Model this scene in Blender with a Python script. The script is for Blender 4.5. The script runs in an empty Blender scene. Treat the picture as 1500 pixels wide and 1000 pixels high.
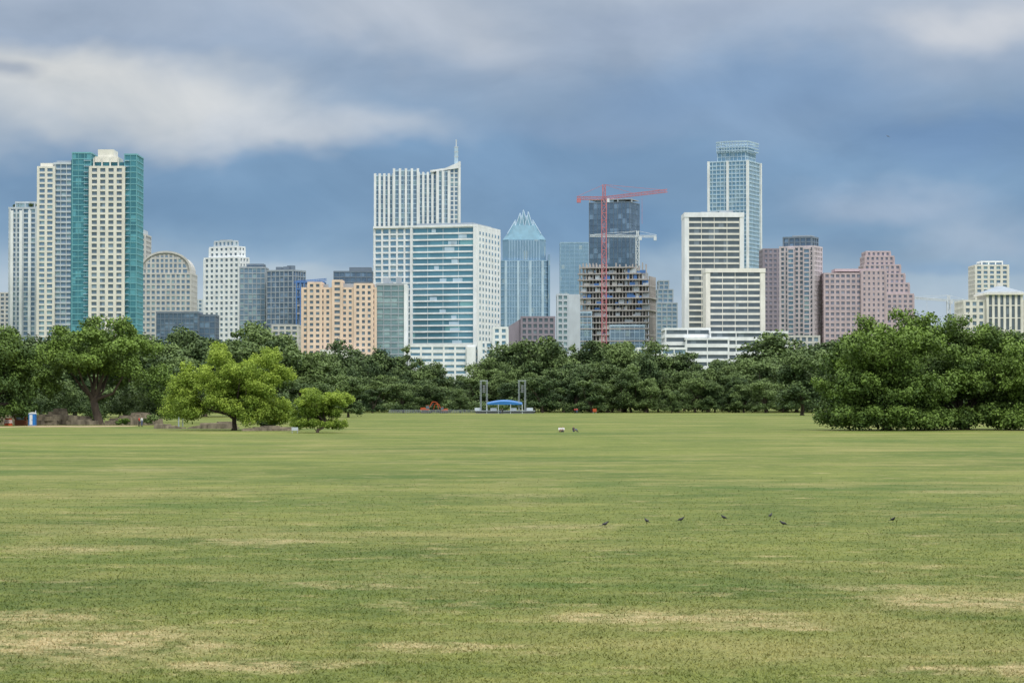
import bpy, math, random
import numpy as np
from mathutils import Vector, Matrix, Euler
F=3600.0; CAMH=5.0; HY=582.0
scene=bpy.context.scene
rng=np.random.default_rng(7); random.seed(7)
def lin(c):
    c=c/255.0
    return c/12.92 if c<=0.04045 else ((c+0.055)/1.055)**2.4
def S(r,g,b,k=1.0):
    return (min(lin(r)*k,.85),min(lin(g)*k,.85),min(lin(b)*k,.85),1)
def haze_mix(c,f=.2):
    h=(.38,.48,.58); f=min(1,f+.09); return tuple(c[i]*(1-f)+h[i]*f for i in range(3))+(1,)  # blends pale blue aerial haze into a base colour
def T(r,g,b,f=.2): return haze_mix(S(r,g,b,1.08),f)  # facade colour with aerial haze painted in
def GD(py): return CAMH*F/(py-HY)
def WX(px,D): return (px-750)/F*D
def WZ(py,D): return CAMH+(HY-py)/F*D
def link(o): scene.collection.objects.link(o); return o
def empty(name,loc=(0,0,0),rz=0):
    e=bpy.data.objects.new(name,None); e.location=loc; e.rotation_euler=(0,0,rz); e.empty_display_size=1
    return link(e)
# ---------------------------------------------------------------- node helpers
class N:
    def __init__(s,nt): s.nt=nt
    def new(s,t,**k):
        n=s.nt.nodes.new(t)
        for a,v in k.items(): setattr(n,a,v)
        return n
    def put(s,sock,v):
        if isinstance(v,bpy.types.NodeSocket): s.nt.links.new(v,sock)
        else: sock.default_value=v
    def math(s,op,a,b=0.0,c=None,clamp=False):
        n=s.new('ShaderNodeMath',operation=op,use_clamp=clamp); s.put(n.inputs[0],a); s.put(n.inputs[1],b)
        if c is not None: s.put(n.inputs[2],c)
        return n.outputs[0]
    def mix(s,f,a,b,bt='MIX'):
        n=s.new('ShaderNodeMix',data_type='RGBA',blend_type=bt); s.put(n.inputs[0],f); s.put(n.inputs[6],a); s.put(n.inputs[7],b); return n.outputs[2]
    def mr(s,v,a,b,c=0.0,d=1.0,smooth=False):
        n=s.new('ShaderNodeMapRange'); n.interpolation_type='SMOOTHSTEP' if smooth else 'LINEAR'
        s.put(n.inputs[0],v)
        for i,x in enumerate((a,b,c,d)): n.inputs[i+1].default_value=x
        return n.outputs[0]
    def noise(s,vec,scale,detail=3,rough=.5,dist=0):
        n=s.new('ShaderNodeTexNoise'); s.put(n.inputs['Vector'],vec); n.inputs['Scale'].default_value=scale
        n.inputs['Detail'].default_value=detail; n.inputs['Roughness'].default_value=rough; n.inputs['Distortion'].default_value=dist
        return n.outputs['Fac']
    def mapping(s,vec,scale=(1,1,1),loc=(0,0,0)):
        n=s.new('ShaderNodeMapping'); s.put(n.inputs[0],vec); n.inputs['Scale'].default_value=scale; n.inputs['Location'].default_value=loc; return n.outputs[0]
    def blob(s,x,y,cx,cy,rx,ry,inner=.25):
        a=s.math('MULTIPLY',s.math('SUBTRACT',x,cx),1/rx); b=s.math('MULTIPLY',s.math('SUBTRACT',y,cy),1/ry)
        d=s.math('SQRT',s.math('ADD',s.math('MULTIPLY',a,a),s.math('MULTIPLY',b,b)))
        return s.mr(d,1.0,inner,0,1,True)
def newmat(name):
    m=bpy.data.materials.new(name); m.use_nodes=True
    nt=m.node_tree; b=nt.nodes['Principled BSDF']
    return m,N(nt),b
_mc={}
def solid(name,col,rough=.75,metal=0,var=.12,scale=.25):
    if name in _mc: return _mc[name]
    m,n,b=newmat(name); _mc[name]=m
    tc=n.new('ShaderNodeTexCoord').outputs['Object']
    f=n.noise(n.mapping(tc,(1,1,.4)),scale,3,.6)
    d=tuple(c*(1-var) for c in col[:3])+(1,); l=tuple(min(.9,c*(1+var)) for c in col[:3])+(1,)
    n.put(b.inputs['Base Color'],n.mix(n.mr(f,.3,.7),d,l)); b.inputs['Roughness'].default_value=rough; b.inputs['Metallic'].default_value=metal
    return m
def glass(name,c1,c2,cell=(3,3.4),metal=.45,rough=.18,lightfrac=.2,haze=.2):
    if name in _mc: return _mc[name]
    m,n,b=newmat(name); _mc[name]=m
    c1=haze_mix(c1,haze); c2=haze_mix(c2,haze)  # aerial haze painted into both pane colours
    tc=n.new('ShaderNodeTexCoord').outputs['Object']
    sn=n.new('ShaderNodeVectorMath',operation='SNAP'); n.put(sn.inputs[0],n.mapping(tc,(1,1,1),(.37,.41,.23))); sn.inputs[1].default_value=(cell[0],cell[0],cell[1])
    wn=n.new('ShaderNodeTexWhiteNoise'); n.put(wn.inputs[0],sn.outputs[0])
    col=n.mix(wn.outputs[0],c1,c2)
    big=n.noise(n.mapping(tc,(1,1,.5)),.045,2,.5)
    col=n.mix(n.mr(big,.35,.65,0,.5),col,c2)
    c3=tuple(min(.6,x*1.6+.05) for x in c2[:3])+(1,)
    sep=n.new('ShaderNodeSeparateColor'); n.put(sep.inputs[0],wn.outputs[1])
    col=n.mix(n.math('MULTIPLY',n.math('LESS_THAN',sep.outputs[1],lightfrac),.6),col,c3)
    n.put(b.inputs['Base Color'],col); b.inputs['Roughness'].default_value=rough; b.inputs['Metallic'].default_value=metal
    return m
# ---------------------------------------------------------------- mesh accumulators
def mesh_from(name,verts,faces,mat,parent=None,loc=None,smooth=False):
    me=bpy.data.meshes.new(name); me.from_pydata([tuple(v) for v in verts],[],faces); me.update()
    if mat: me.materials.append(mat)
    if smooth: me.polygons.foreach_set('use_smooth',[True]*len(me.polygons))
    o=bpy.data.objects.new(name,me); link(o)
    if parent: o.parent=parent
    if loc: o.location=loc
    return o
BF=[(0,3,2,1),(4,5,6,7),(0,1,5,4),(1,2,6,5),(2,3,7,6),(3,0,4,7)]
class Acc:
    def __init__(s): s.p={}
    def get(s,label,mat):
        return s.p.setdefault(label,([],[],mat))
    def box(s,x0,x1,y0,y1,z0,z1,label,mat):
        v,f,_=s.get(label,mat); b=len(v)
        v+= [(x0,y0,z0),(x1,y0,z0),(x1,y1,z0),(x0,y1,z0),(x0,y0,z1),(x1,y0,z1),(x1,y1,z1),(x0,y1,z1)]
        f+= [tuple(b+i for i in q) for q in BF]
    def prism(s,pts,z0,z1,label,mat,top=None):
        v,f,_=s.get(label,mat); b=len(v); n=len(pts); tp=top or pts
        v+=[(x,y,z0) for x,y in pts]+[(x,y,z1) for x,y in tp]
        f+=[(b+i,b+(i+1)%n,b+n+(i+1)%n,b+n+i) for i in range(n)]; f.append(tuple(b+n+i for i in range(n))); f.append(tuple(b+n-1-i for i in range(n)))
    def cone(s,pts,z0,apex,label,mat):
        v,f,_=s.get(label,mat); b=len(v); n=len(pts)
        v+=[(x,y,z0) for x,y in pts]+[apex]; f+=[(b+i,b+(i+1)%n,b+n) for i in range(n)]
    def xz(s,pts,y0,y1,label,mat):
        v,f,_=s.get(label,mat); b=len(v); n=len(pts)
        v+=[(x,y0,z) for x,z in pts]+[(x,y1,z) for x,z in pts]
        f+=[(b+i,b+(i+1)%n,b+n+(i+1)%n,b+n+i) for i in range(n)]; f.append(tuple(b+n-1-i for i in range(n))); f.append(tuple(b+n+i for i in range(n)))
    def beam(s,P,Q,t,label,mat):
        P=Vector(P);Q=Vector(Q);d=(Q-P)
        if d.length<1e-6:return
        d.normalize(); a=d.cross(Vector((0,0,1)))
        if a.length<.1: a=d.cross(Vector((0,1,0)))
        a.normalize(); c=d.cross(a); v,f,_=s.get(label,mat); b=len(v); h=t/2
        for X in (P,Q):
            v+= [tuple(X+a*i*h+c*j*h) for i,j in ((-1,-1),(1,-1),(1,1),(-1,1))]
        f+= [tuple(b+i for i in q) for q in BF]
    def truss(s,P,Q,w,n,t,label,mat,dia=.6):
        P=Vector(P);Q=Vector(Q);d=(Q-P).normalized(); a=d.cross(Vector((0,0,1)))
        if a.length<.1: a=Vector((1,0,0))
        a.normalize(); c=d.cross(a).normalized(); h=w/2
        off=[a*i*h+c*j*h for i,j in ((-1,-1),(1,-1),(1,1),(-1,1))]
        for o in off: s.beam(P+o,Q+o,t,label,mat)
        for k in range(n):
            A=P.lerp(Q,k/n);B=P.lerp(Q,(k+1)/n)
            for i in range(4):
                o1,o2=off[i],off[(i+1)%4]
                if k%2: o1,o2=o2,o1
                s.beam(A+o1,B+o2,t*dia,label,mat); s.beam(A+off[i],A+off[(i+1)%4],t*dia,label,mat)
    def tube(s,pts,rad,label,mat,ns=8):
        v,f,_=s.get(label,mat); base=len(v)
        P=[Vector(p) for p in pts]
        for i,p in enumerate(P):
            d=(P[min(i+1,len(P)-1)]-P[max(i-1,0)]).normalized(); a=d.cross(Vector((.3,1,.1))).normalized(); c=d.cross(a)
            for k in range(ns):
                th=2*math.pi*k/ns; v.append(tuple(p+(a*math.cos(th)+c*math.sin(th))*rad[i]))
        for i in range(len(P)-1):
            for k in range(ns):
                f.append((base+i*ns+k,base+i*ns+(k+1)%ns,base+(i+1)*ns+(k+1)%ns,base+(i+1)*ns+k))
        f.append(tuple(base+k for k in range(ns))); f.append(tuple(base+(len(P)-1)*ns+k for k in range(ns)))
    def sph(s,c,r,label,mat,nu=10,nv=7,jit=0):
        v,f,_=s.get(label,mat); b=len(v)
        for j in range(nv+1):
            ph=math.pi*j/nv
            for i in range(nu):
                th=2*math.pi*i/nu; k=1+random.uniform(-jit,jit)
                v.append((c[0]+r[0]*k*math.sin(ph)*math.cos(th),c[1]+r[1]*k*math.sin(ph)*math.sin(th),c[2]+r[2]*k*math.cos(ph)))
        for j in range(nv):
            for i in range(nu): f.append((b+j*nu+i,b+(j+1)*nu+i,b+(j+1)*nu+(i+1)%nu,b+j*nu+(i+1)%nu))
    def finish(s,parent,smooth=False):
        for l,(v,f,m) in s.p.items(): mesh_from(l,v,f,m,parent,smooth=smooth)
class Bld(Acc):
    def __init__(s,name,D,xc,th=0):
        super().__init__(); s.D=D; s.xc=xc; s.th=math.radians(th); s.s=D/F; s.name=name
    def X(s,px): return (px-s.xc)*s.s/math.cos(s.th)
    def Y(s,px): return (px-s.xc)*s.s/math.sin(s.th)
    def Z(s,py): return 0.0 if py is None else WZ(py,s.D)
    def done(s):
        e=empty(s.name,(WX(s.xc,s.D),s.D,0),-s.th); s.finish(e); return e
    def fac(s,x0,x1,y0,y1,z0,z1,g,fr,fh=3.4,bay=3.5,slab=.9,pier=.8,out=.5,pout=None,tag='',pf=None,cap=1.2,glab='glazing'):
        pf=pf or fr; pout=out+.07 if pout is None else pout
        s.box(x0,x1,y0,y1,z0,z1,glab+tag,g)
        if slab>0:
            n=max(1,round((z1-z0)/fh)); h=(z1-z0)/n
            for k in range(n):
                z=z1-(k+1)*h
                s.box(x0-out,x1+out,y0-out,y1+out,z,z+slab,'floor_bands'+tag,fr)
        if pier>0:
            nx=max(1,round((x1-x0)/bay)); ny=max(1,round((y1-y0)/bay)); h=pier/2
            for i in range(nx+1):
                x=x0+(x1-x0)*i/nx
                s.box(x-h,x+h,y0-pout,y0+.3,z0,z1,'piers'+tag,pf); 
            for i in range(ny+1):
                y=y0+(y1-y0)*i/ny
                s.box(x1-.3,x1+pout,y-h,y+h,z0,z1-.01,'piers'+tag,pf); s.box(x0-pout,x0+.3,y-h,y+h,z0,z1-.01,'piers'+tag,pf)
        s.box(x0-out-.12,x1+out+.12,y0-out-.12,y1+out+.12,z1,z1+cap,'parapet'+tag,pf)
    def roofbits(s,x0,x1,y0,y1,z,mat,n=3,h=4):
        for i in range(n):
            a=random.uniform(x0,x1-(x1-x0)*.3); w=random.uniform(.12,.3)*(x1-x0); b=random.uniform(y0,y0+(y1-y0)*.5)
            s.box(a,a+w,b,b+(y1-y0)*.3,z,z+h*random.uniform(.4,1)+.013*i,'rooftop_plant',mat)
# ================================================================= WORLD
w=bpy.data.worlds.new("World"); scene.world=w; w.use_nodes=True
nt=w.node_tree; n=N(nt); bg=nt.nodes['Background']
SUN_EL=52; SUN_AZ=150
sky=n.new('ShaderNodeTexSky'); sky.sky_type='NISHITA'; sky.sun_disc=False
sky.sun_elevation=math.radians(SUN_EL); sky.sun_rotation=math.radians(SUN_AZ)
tc=n.new('ShaderNodeTexCoord').outputs['Generated']
sp=n.new('ShaderNodeSeparateXYZ'); n.put(sp.inputs[0],tc)
nz1=n.noise(n.mapping(tc,(1,1,1.8)),10,4,.58); nz2=n.noise(n.mapping(tc,(1,1,1.8),(3.1,1.7,.4)),10,4,.58)
x=n.math('ADD',sp.outputs[0],n.math('MULTIPLY',n.math('SUBTRACT',nz1,.5),.11))
z=n.math('ADD',sp.outputs[2],n.math('MULTIPLY',n.math('SUBTRACT',nz2,.5),.046))
cr=n.new('ShaderNodeValToRGB'); n.put(cr.inputs[0],z); el=cr.color_ramp
stops=[(460,(176,193,208)),(415,(160,182,202)),(350,(122,155,187)),(230,(117,150,185)),(150,(136,160,188)),(60,(156,172,194)),(0,(165,178,196))]
el.elements[0].position=0; el.elements[0].color=S(182,196,208)
el.elements[1].position=1; el.elements[1].color=(2.1,2.1,2.1,1)
for py,c in stops:
    e=el.elements.new((HY-py)/F); e.color=S(*c)
e=el.elements.new(.30); e.color=(.95,1.0,1.06,1)
e=el.elements.new(.55); e.color=(1.72,1.74,1.77,1)
col=cr.outputs[0]
blobs=[(330,300,430,62,(104,139,175),.85),(760,260,300,80,(114,148,184),.7),(170,165,450,98,(208,211,213),.95),(60,110,280,60,(224,223,219),.85),
(430,200,320,55,(198,204,212),.85),(30,118,100,30,(156,167,184),.8),(140,16,300,38,(152,167,188),.75),(1100,140,380,85,(122,152,188),.8),(880,190,260,40,(132,157,189),.6),
(1380,200,260,60,(112,146,187),.85),(870,325,220,70,(101,140,180),.7),(1300,290,210,50,(154,174,199),.9),(1430,340,150,55,(162,179,200),.7),
(1460,35,230,60,(202,206,213),.9),(620,45,260,70,(184,192,204),.85),(960,20,200,40,(153,168,191),.6),(1390,392,120,20,(122,157,194),.5),(480,398,280,24,(172,188,202),.75),(1250,350,60,55,(118,150,184),.5)]
for px,py,rx,ry,c,st in blobs:
    f=n.blob(x,z,(px-750)/F,(HY-py)/F,rx/F,ry/F,.1)
    col=n.mix(n.math('MULTIPLY',f,st),col,S(*c))
det=n.noise(n.mapping(tc,(1,1,2.0),(5,2,1)),14,5,.55,.4)
col=n.mix(.7,col,n.mix(n.mr(det,.32,.68),(.83,.86,.89,1),(1.22,1.19,1.16,1)),'MULTIPLY')
sk=n.mix(1.0,sky.outputs[0],(.11,.11,.11,1),'MULTIPLY')
col=n.mix(.93,sk,col)
n.put(bg.inputs[0],col); bg.inputs[1].default_value=1.0
sl=bpy.data.lights.new('sun','SUN'); sl.energy=1.5; sl.angle=math.radians(10); sl.color=(1,.96,.9)
so=link(bpy.data.objects.new('sun',sl))
az=math.radians(SUN_AZ); e_=math.radians(SUN_EL)
d=Vector((math.sin(az)*math.cos(e_),math.cos(az)*math.cos(e_),math.sin(e_)))
so.rotation_euler=d.to_track_quat('Z','Y').to_euler(); so.location=d*200
# ================================================================= GROUND
def grass_nodes(m,n,b,tint):
    pos=n.new('ShaderNodeNewGeometry').outputs['Position']
    p=n.mapping(pos,(1,1,0))
    sp=n.new('ShaderNodeSeparateXYZ'); n.put(sp.inputs[0],p)
    nA=n.noise(p,.035,3,.6); nB=n.noise(p,.22,3,.6); nC=n.noise(p,1.1,3,.65)
    light=(.158,.180,.043,1); dark=(.070,.102,.021,1)
    f=n.math('ADD',n.math('MULTIPLY',nA,.38),n.math('ADD',n.math('MULTIPLY',nB,.30),n.math('MULTIPLY',nC,.32)))
    col=n.mix(n.mr(f,.41,.59),dark,light)
    far=n.mr(sp.outputs[1],90,300); col=n.mix(n.math('MULTIPLY',far,.35),col,(.148,.192,.036,1))
    band=n.noise(n.mapping(pos,(.5,1,0),(9,4,0)),.040,4,.7)
    col=n.mix(n.mr(band,.50,.64,0,.8),col,(.056,.104,.018,1))
    ye=n.noise(n.mapping(pos,(.6,1,0),(19,3,0)),.06,4,.72); col=n.mix(n.mr(ye,.50,.66,0,.75),col,(.235,.222,.078,1))
    jx=n.math('ADD',sp.outputs[0],n.math('MULTIPLY',n.math('SUBTRACT',n.noise(p,.45,4,.7),.5),10))
    jy=n.math('ADD',sp.outputs[1],n.math('MULTIPLY',n.math('SUBTRACT',n.noise(n.mapping(p,(1,1,1),(40,9,0)),.6,4,.75),.5),7))
    dry=None
    for px,py,rx,ry,st in [(120,940,400,38,1),(330,972,300,18,.9),(30,905,220,20,.8),(960,903,290,14,.95),(1100,915,230,11,.8),(1440,880,230,20,1),(680,945,200,10,.8),(1450,982,150,15,1),(520,857,140,8,.65),(670,885,110,9,.65),(120,804,150,8,.7),(380,793,140,8,.7),(800,770,180,7,.5),(1300,860,230,9,.6),(760,725,160,4,.4),(200,688,130,4,.5),(1400,720,150,4,.5)]:
        D=GD(py); cx=WX(px,D); D2=GD(py-ry); D1=GD(py+ry)
        bl=n.math('MULTIPLY',n.blob(jx,jy,cx,D,rx/F*D,(D2-D1)/2,.0),st)
        dry=bl if dry is None else n.math('MAXIMUM',dry,bl)
    nF=n.noise(n.mapping(p,(.7,1,1),(3,8,0)),.5,4,.78)
    dry=n.math('MAXIMUM',dry,n.mr(nF,.55,.68,0,.6))
    if tint:
        dry=n.math('MULTIPLY',dry,n.mr(nC,.38,.56,.25,1),clamp=True)
    else:
        nD=n.noise(p,7,2,.7); nE=n.noise(p,40,1,.6)
        dry=n.math('MULTIPLY',dry,n.math('MULTIPLY',n.mr(nC,.38,.56,.25,1),n.mr(nD,.25,.55,.45,1)),clamp=True)
    col=n.mix(dry,col,(.375,.310,.165,1))
    if tint:
        a=n.new('ShaderNodeAttribute'); a.attribute_name='tint'
        col=n.mix(1.0,col,n.mix(a.outputs['Fac'],(.70,.75,.65,1),(1.6,1.5,1.5,1)),'MULTIPLY')
    else:
        fine=n.mix(n.mr(nD,.3,.7),(.64,.68,.60,1),(1.34,1.30,1.36,1)); col=n.mix(.95,col,fine,'MULTIPLY')
        fine=n.mix(n.mr(nE,.3,.7),(.7,.7,.7,1),(1.3,1.3,1.3,1)); col=n.mix(.7,col,fine,'MULTIPLY')
        bm=n.new('ShaderNodeBump'); bm.inputs['Strength'].default_value=.5; bm.inputs['Distance'].default_value=.06
        n.put(bm.inputs['Height'],nD); n.put(b.inputs['Normal'],bm.outputs[0])
    n.put(b.inputs['Base Color'],col); b.inputs['Roughness'].default_value=.9; b.inputs['Specular IOR Level'].default_value=.15
mg,n,b=newmat('lawn_grass'); grass_nodes(mg,n,b,False)
mesh_from('ground',[(-9000,-3000,0),(9000,-3000,0),(9000,14000,0),(-9000,14000,0)],[(0,1,2,3)],mg)
mb,n,b=newmat('grass_blades'); grass_nodes(mb,n,b,True)
def raw_mesh(name,V,k,tint,mat):
    N_=len(V); me=bpy.data.meshes.new(name); me.vertices.add(N_); me.vertices.foreach_set('co',V.astype(np.float32).ravel())
    me.loops.add(N_); me.loops.foreach_set('vertex_index',np.arange(N_,dtype=np.int32)); me.polygons.add(N_//k)
    me.polygons.foreach_set('loop_start',np.arange(0,N_,k,dtype=np.int32)); me.update(calc_edges=True)
    a=me.attributes.new('tint','FLOAT','POINT'); a.data.foreach_set('value',np.repeat(tint,k).astype(np.float32)); me.materials.append(mat)
    return me
NB=480000
u=rng.random(NB); Yb=38*(170/38)**u; keep=rng.random(NB)<np.clip((165-Yb)/115,0,1)**1.6*.9; Yb=Yb[keep]; NB=len(Yb)
Xb=(rng.random(NB)*2-1)*(Yb*.225+3)
tall=np.clip(rng.normal(.038,.013,NB),.018,.085); ang=rng.random(NB)*2*np.pi; lean=rng.normal(0,.05,(NB,2)); wd=rng.uniform(.006,.012,NB)*(Yb/40)**.6
clump=(np.sin(Xb*2.1+np.sin(Yb*1.3)*2)*np.sin(Yb*1.7+np.sin(Xb*.9)*2)); tall*=1+.25*clump
V=np.zeros((NB,3,3)); V[:,0]=np.stack([Xb-np.cos(ang)*wd,Yb-np.sin(ang)*wd,np.zeros(NB)],1); V[:,1]=np.stack([Xb+np.cos(ang)*wd,Yb+np.sin(ang)*wd,np.zeros(NB)],1)
V[:,2]=np.stack([Xb+lean[:,0],Yb+lean[:,1],tall],1)
link(bpy.data.objects.new('grass',raw_mesh('grass',V.reshape(-1,3),3,rng.random(NB),mb)))
ms=solid('sandy_path',S(196,174,140,.65),.95,0,.2,.5)
def strip(name,pts,wid,z,mat,parent=None):
    v=[];f=[]
    for i,(x_,y_) in enumerate(pts):
        w_=wid*random.uniform(.7,1.2); v+=[(x_,y_-w_/2,z),(x_,y_+w_/2,z)]
        if i: f.append((2*i-2,2*i,2*i+1,2*i-1))
    return mesh_from(name,v,f,mat,parent)
strip('dirt_path',[(-150+3.5*i,412+6*math.sin(i*.5)+ (i*.9 if i>18 else 0)) for i in range(25)],17,.004,ms)
# ================================================================= TREES
def leafmat(name,c1,c2,trans=0.0,rv=.5):
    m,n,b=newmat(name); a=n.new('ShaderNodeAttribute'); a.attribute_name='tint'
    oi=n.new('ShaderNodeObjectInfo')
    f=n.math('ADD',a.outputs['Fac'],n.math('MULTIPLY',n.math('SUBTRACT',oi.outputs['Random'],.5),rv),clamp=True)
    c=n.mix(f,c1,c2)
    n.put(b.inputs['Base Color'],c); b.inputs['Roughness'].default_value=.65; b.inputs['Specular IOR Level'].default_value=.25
    if trans:
        tr=n.new('ShaderNodeBsdfTranslucent'); n.put(tr.inputs[0],c); mx=n.new('ShaderNodeMixShader'); mx.inputs[0].default_value=trans
        out=m.node_tree.nodes['Material Output']; n.put(mx.inputs[1],b.outputs[0]); n.put(mx.inputs[2],tr.outputs[0]); n.put(out.inputs[0],mx.outputs[0])
    return m
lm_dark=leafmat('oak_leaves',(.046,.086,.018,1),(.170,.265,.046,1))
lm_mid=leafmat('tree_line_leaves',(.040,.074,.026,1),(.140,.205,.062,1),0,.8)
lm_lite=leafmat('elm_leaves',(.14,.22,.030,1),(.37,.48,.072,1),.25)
bark=solid('bark',(.085,.065,.048,1),.95,0,.3,1.5)
def leaves(cl,n,size,seed,flat=0.8):
    r=np.random.default_rng(seed); C=[];R=[];Tn=[];Wt=[]
    for c,rad,t in cl:
        k=9
        d=r.normal(size=(k,3)); d/=np.linalg.norm(d,axis=1)[:,None]; d[:,2]=np.where(d[:,2]<-.3,-d[:,2]*.5,d[:,2])
        for q in range(k):
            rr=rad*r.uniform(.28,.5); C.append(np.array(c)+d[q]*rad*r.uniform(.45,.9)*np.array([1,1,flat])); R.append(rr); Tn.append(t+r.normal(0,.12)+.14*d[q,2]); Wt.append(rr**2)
        C.append(np.array(c)); R.append(rad*.75); Tn.append(t-.25); Wt.append(rad**2*.35)  # core leaves tinted darker: inner crown shade put into the colour
    C=np.array(C);R=np.array(R);Tn=np.array(Tn);Wt=np.array(Wt);Wt/=Wt.sum()
    idx=r.choice(len(C),n,p=Wt); d=r.normal(size=(n,3)); d/=np.linalg.norm(d,axis=1)[:,None]
    fr=1-.55*r.random(n)**2; fr*=1+.16*r.normal(size=n)
    P=C[idx]+d*(R[idx]*fr)[:,None]*np.array([1,1,flat]); P[:,2]=np.where(P[:,2]<.12,.12+r.random(n)*.5,P[:,2])
    nn=d*.75+r.normal(size=(n,3))*.5; nn[:,2]+=.3; nn/=np.linalg.norm(nn,axis=1)[:,None]
    t1=np.cross(nn,r.normal(size=(n,3))); t1/=np.linalg.norm(t1,axis=1)[:,None]; t2=np.cross(nn,t1)
    sz=size*r.uniform(.55,1.25,n)[:,None]; a=t1*sz*.5; b_=t2*sz*.32
    V=np.stack([P-a,P-b_+a*.1,P+a,P+b_+a*.1],1).reshape(-1,3)
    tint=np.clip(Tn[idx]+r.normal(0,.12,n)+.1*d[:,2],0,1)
    return V,tint
def crown_clumps(r,c,R,nc,rs,low=-.6):
    cl=[]
    for i in range(nc):
        while True:
            d=r.normal(size=3); d/=np.linalg.norm(d)
            if d[2]>low: break
        f=r.uniform(.5,.9) if i%3 else r.uniform(.1,.5)
        f*=1+.12*math.sin(3*math.atan2(d[1],d[0])+c[0])
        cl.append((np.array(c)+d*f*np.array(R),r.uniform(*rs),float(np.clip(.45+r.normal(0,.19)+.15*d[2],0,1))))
    return cl
def skirt(rx,ry,z0,z1,n_,rs,seed,lo=0,hi=360):
    r=np.random.default_rng(seed); o=[]
    for i in range(n_):
        a=math.radians(lo+(hi-lo)*(i+.5)/n_+r.uniform(-8,8)); k=r.uniform(.8,1.0)
        o.append((np.array([rx*k*math.cos(a),ry*k*math.sin(a),r.uniform(z0,z1)]),r.uniform(*rs),float(r.uniform(.25,.55))))
    return o
def tree_parts(seed,h,R,cz,nc,rs,nl,size,lm,trunk_r,fork=2.5,low=-.6,extra=None,off=(0,0)):
    r=np.random.default_rng(seed); cl=crown_clumps(r,(off[0],off[1],cz),R,nc,rs,low)
    if extra: cl+=extra
    V,t=leaves(cl,nl,size,seed+1)
    a=Acc(); top=np.array([r.normal(0,.5),r.normal(0,.5),fork])
    a.tube([(0,0,-.1),(.1,0,.4),(top[0]*.6,top[1]*.6,fork*.6),tuple(top)],[trunk_r*1.5,trunk_r*1.05,trunk_r*.95,trunk_r*.9],'trunk',bark,10)
    for i in np.argsort([-c[1] for c in cl])[:12]:
        c=cl[i][0]; mid=top*.5+c*.5+r.normal(0,.5,3)-np.array([0,0,.6]); 
        a.tube([tuple(top-np.array([0,0,.3])),tuple(top*.75+mid*.25+np.array([0,0,.1])),tuple(mid),tuple(c)],[trunk_r*.6,trunk_r*.48,trunk_r*.32,trunk_r*.1],'limbs',bark,6)
    return raw_mesh('crown',V,4,t,lm),a
def tree(name,px,D,seed,h,R,cz,nc,rs,nl,size,lm,tr,fork=2.5,low=-.6,extra=None):
    me,a=tree_parts(seed,h,R,cz,nc,rs,nl,size,lm,tr,fork,low,extra)
    e=empty(name,(WX(px,D),D,0)); o=link(bpy.data.objects.new('crown',me)); o.parent=e; a.finish(e,True); return e
A_=lambda *a:np.array(a,float)
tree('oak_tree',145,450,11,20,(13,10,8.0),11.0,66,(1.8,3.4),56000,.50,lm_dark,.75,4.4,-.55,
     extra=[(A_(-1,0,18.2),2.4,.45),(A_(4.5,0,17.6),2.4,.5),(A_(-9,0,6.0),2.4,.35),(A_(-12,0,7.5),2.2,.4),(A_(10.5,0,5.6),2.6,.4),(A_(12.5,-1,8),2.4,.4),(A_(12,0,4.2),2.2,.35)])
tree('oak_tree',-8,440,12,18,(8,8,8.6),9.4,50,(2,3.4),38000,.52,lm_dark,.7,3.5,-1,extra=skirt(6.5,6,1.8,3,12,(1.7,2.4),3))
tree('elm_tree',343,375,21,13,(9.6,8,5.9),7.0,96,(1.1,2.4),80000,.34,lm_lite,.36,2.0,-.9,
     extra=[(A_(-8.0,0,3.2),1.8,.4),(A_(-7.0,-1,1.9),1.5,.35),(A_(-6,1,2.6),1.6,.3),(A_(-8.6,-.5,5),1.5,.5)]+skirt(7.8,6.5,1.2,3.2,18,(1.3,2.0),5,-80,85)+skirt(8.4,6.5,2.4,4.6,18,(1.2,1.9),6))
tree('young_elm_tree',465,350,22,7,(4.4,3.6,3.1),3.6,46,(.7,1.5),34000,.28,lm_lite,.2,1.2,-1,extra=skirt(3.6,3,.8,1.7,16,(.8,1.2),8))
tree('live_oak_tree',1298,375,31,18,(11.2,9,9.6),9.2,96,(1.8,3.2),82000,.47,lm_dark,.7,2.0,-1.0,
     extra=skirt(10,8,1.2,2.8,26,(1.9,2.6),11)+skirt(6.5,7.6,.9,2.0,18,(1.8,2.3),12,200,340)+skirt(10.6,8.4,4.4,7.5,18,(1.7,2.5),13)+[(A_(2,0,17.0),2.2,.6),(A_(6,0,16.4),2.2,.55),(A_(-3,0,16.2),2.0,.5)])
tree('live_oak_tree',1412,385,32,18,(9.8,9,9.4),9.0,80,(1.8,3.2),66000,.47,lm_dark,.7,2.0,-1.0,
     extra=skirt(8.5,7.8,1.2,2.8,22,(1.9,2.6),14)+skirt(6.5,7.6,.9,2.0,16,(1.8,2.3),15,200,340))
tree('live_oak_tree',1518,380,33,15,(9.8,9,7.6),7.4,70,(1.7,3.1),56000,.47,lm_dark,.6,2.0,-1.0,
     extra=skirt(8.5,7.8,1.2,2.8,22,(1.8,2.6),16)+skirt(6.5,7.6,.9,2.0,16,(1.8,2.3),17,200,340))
var=[]
for i in range(9):
    r=np.random.default_rng(100+i)
    hR=(r.uniform(5.0,7.8),6,r.uniform(6.6,8.4)); var.append(tree_parts(200+i,18,hR,r.uniform(9.2,10.2),20+3*i,(1.5,3.4),14000,.64,lm_mid,.4,3,-.95,skirt(5,4.5,2.2,4.2,7,(1.6,2.4),300+i),(r.uniform(-1,1),0)))
vm=[]
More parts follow.
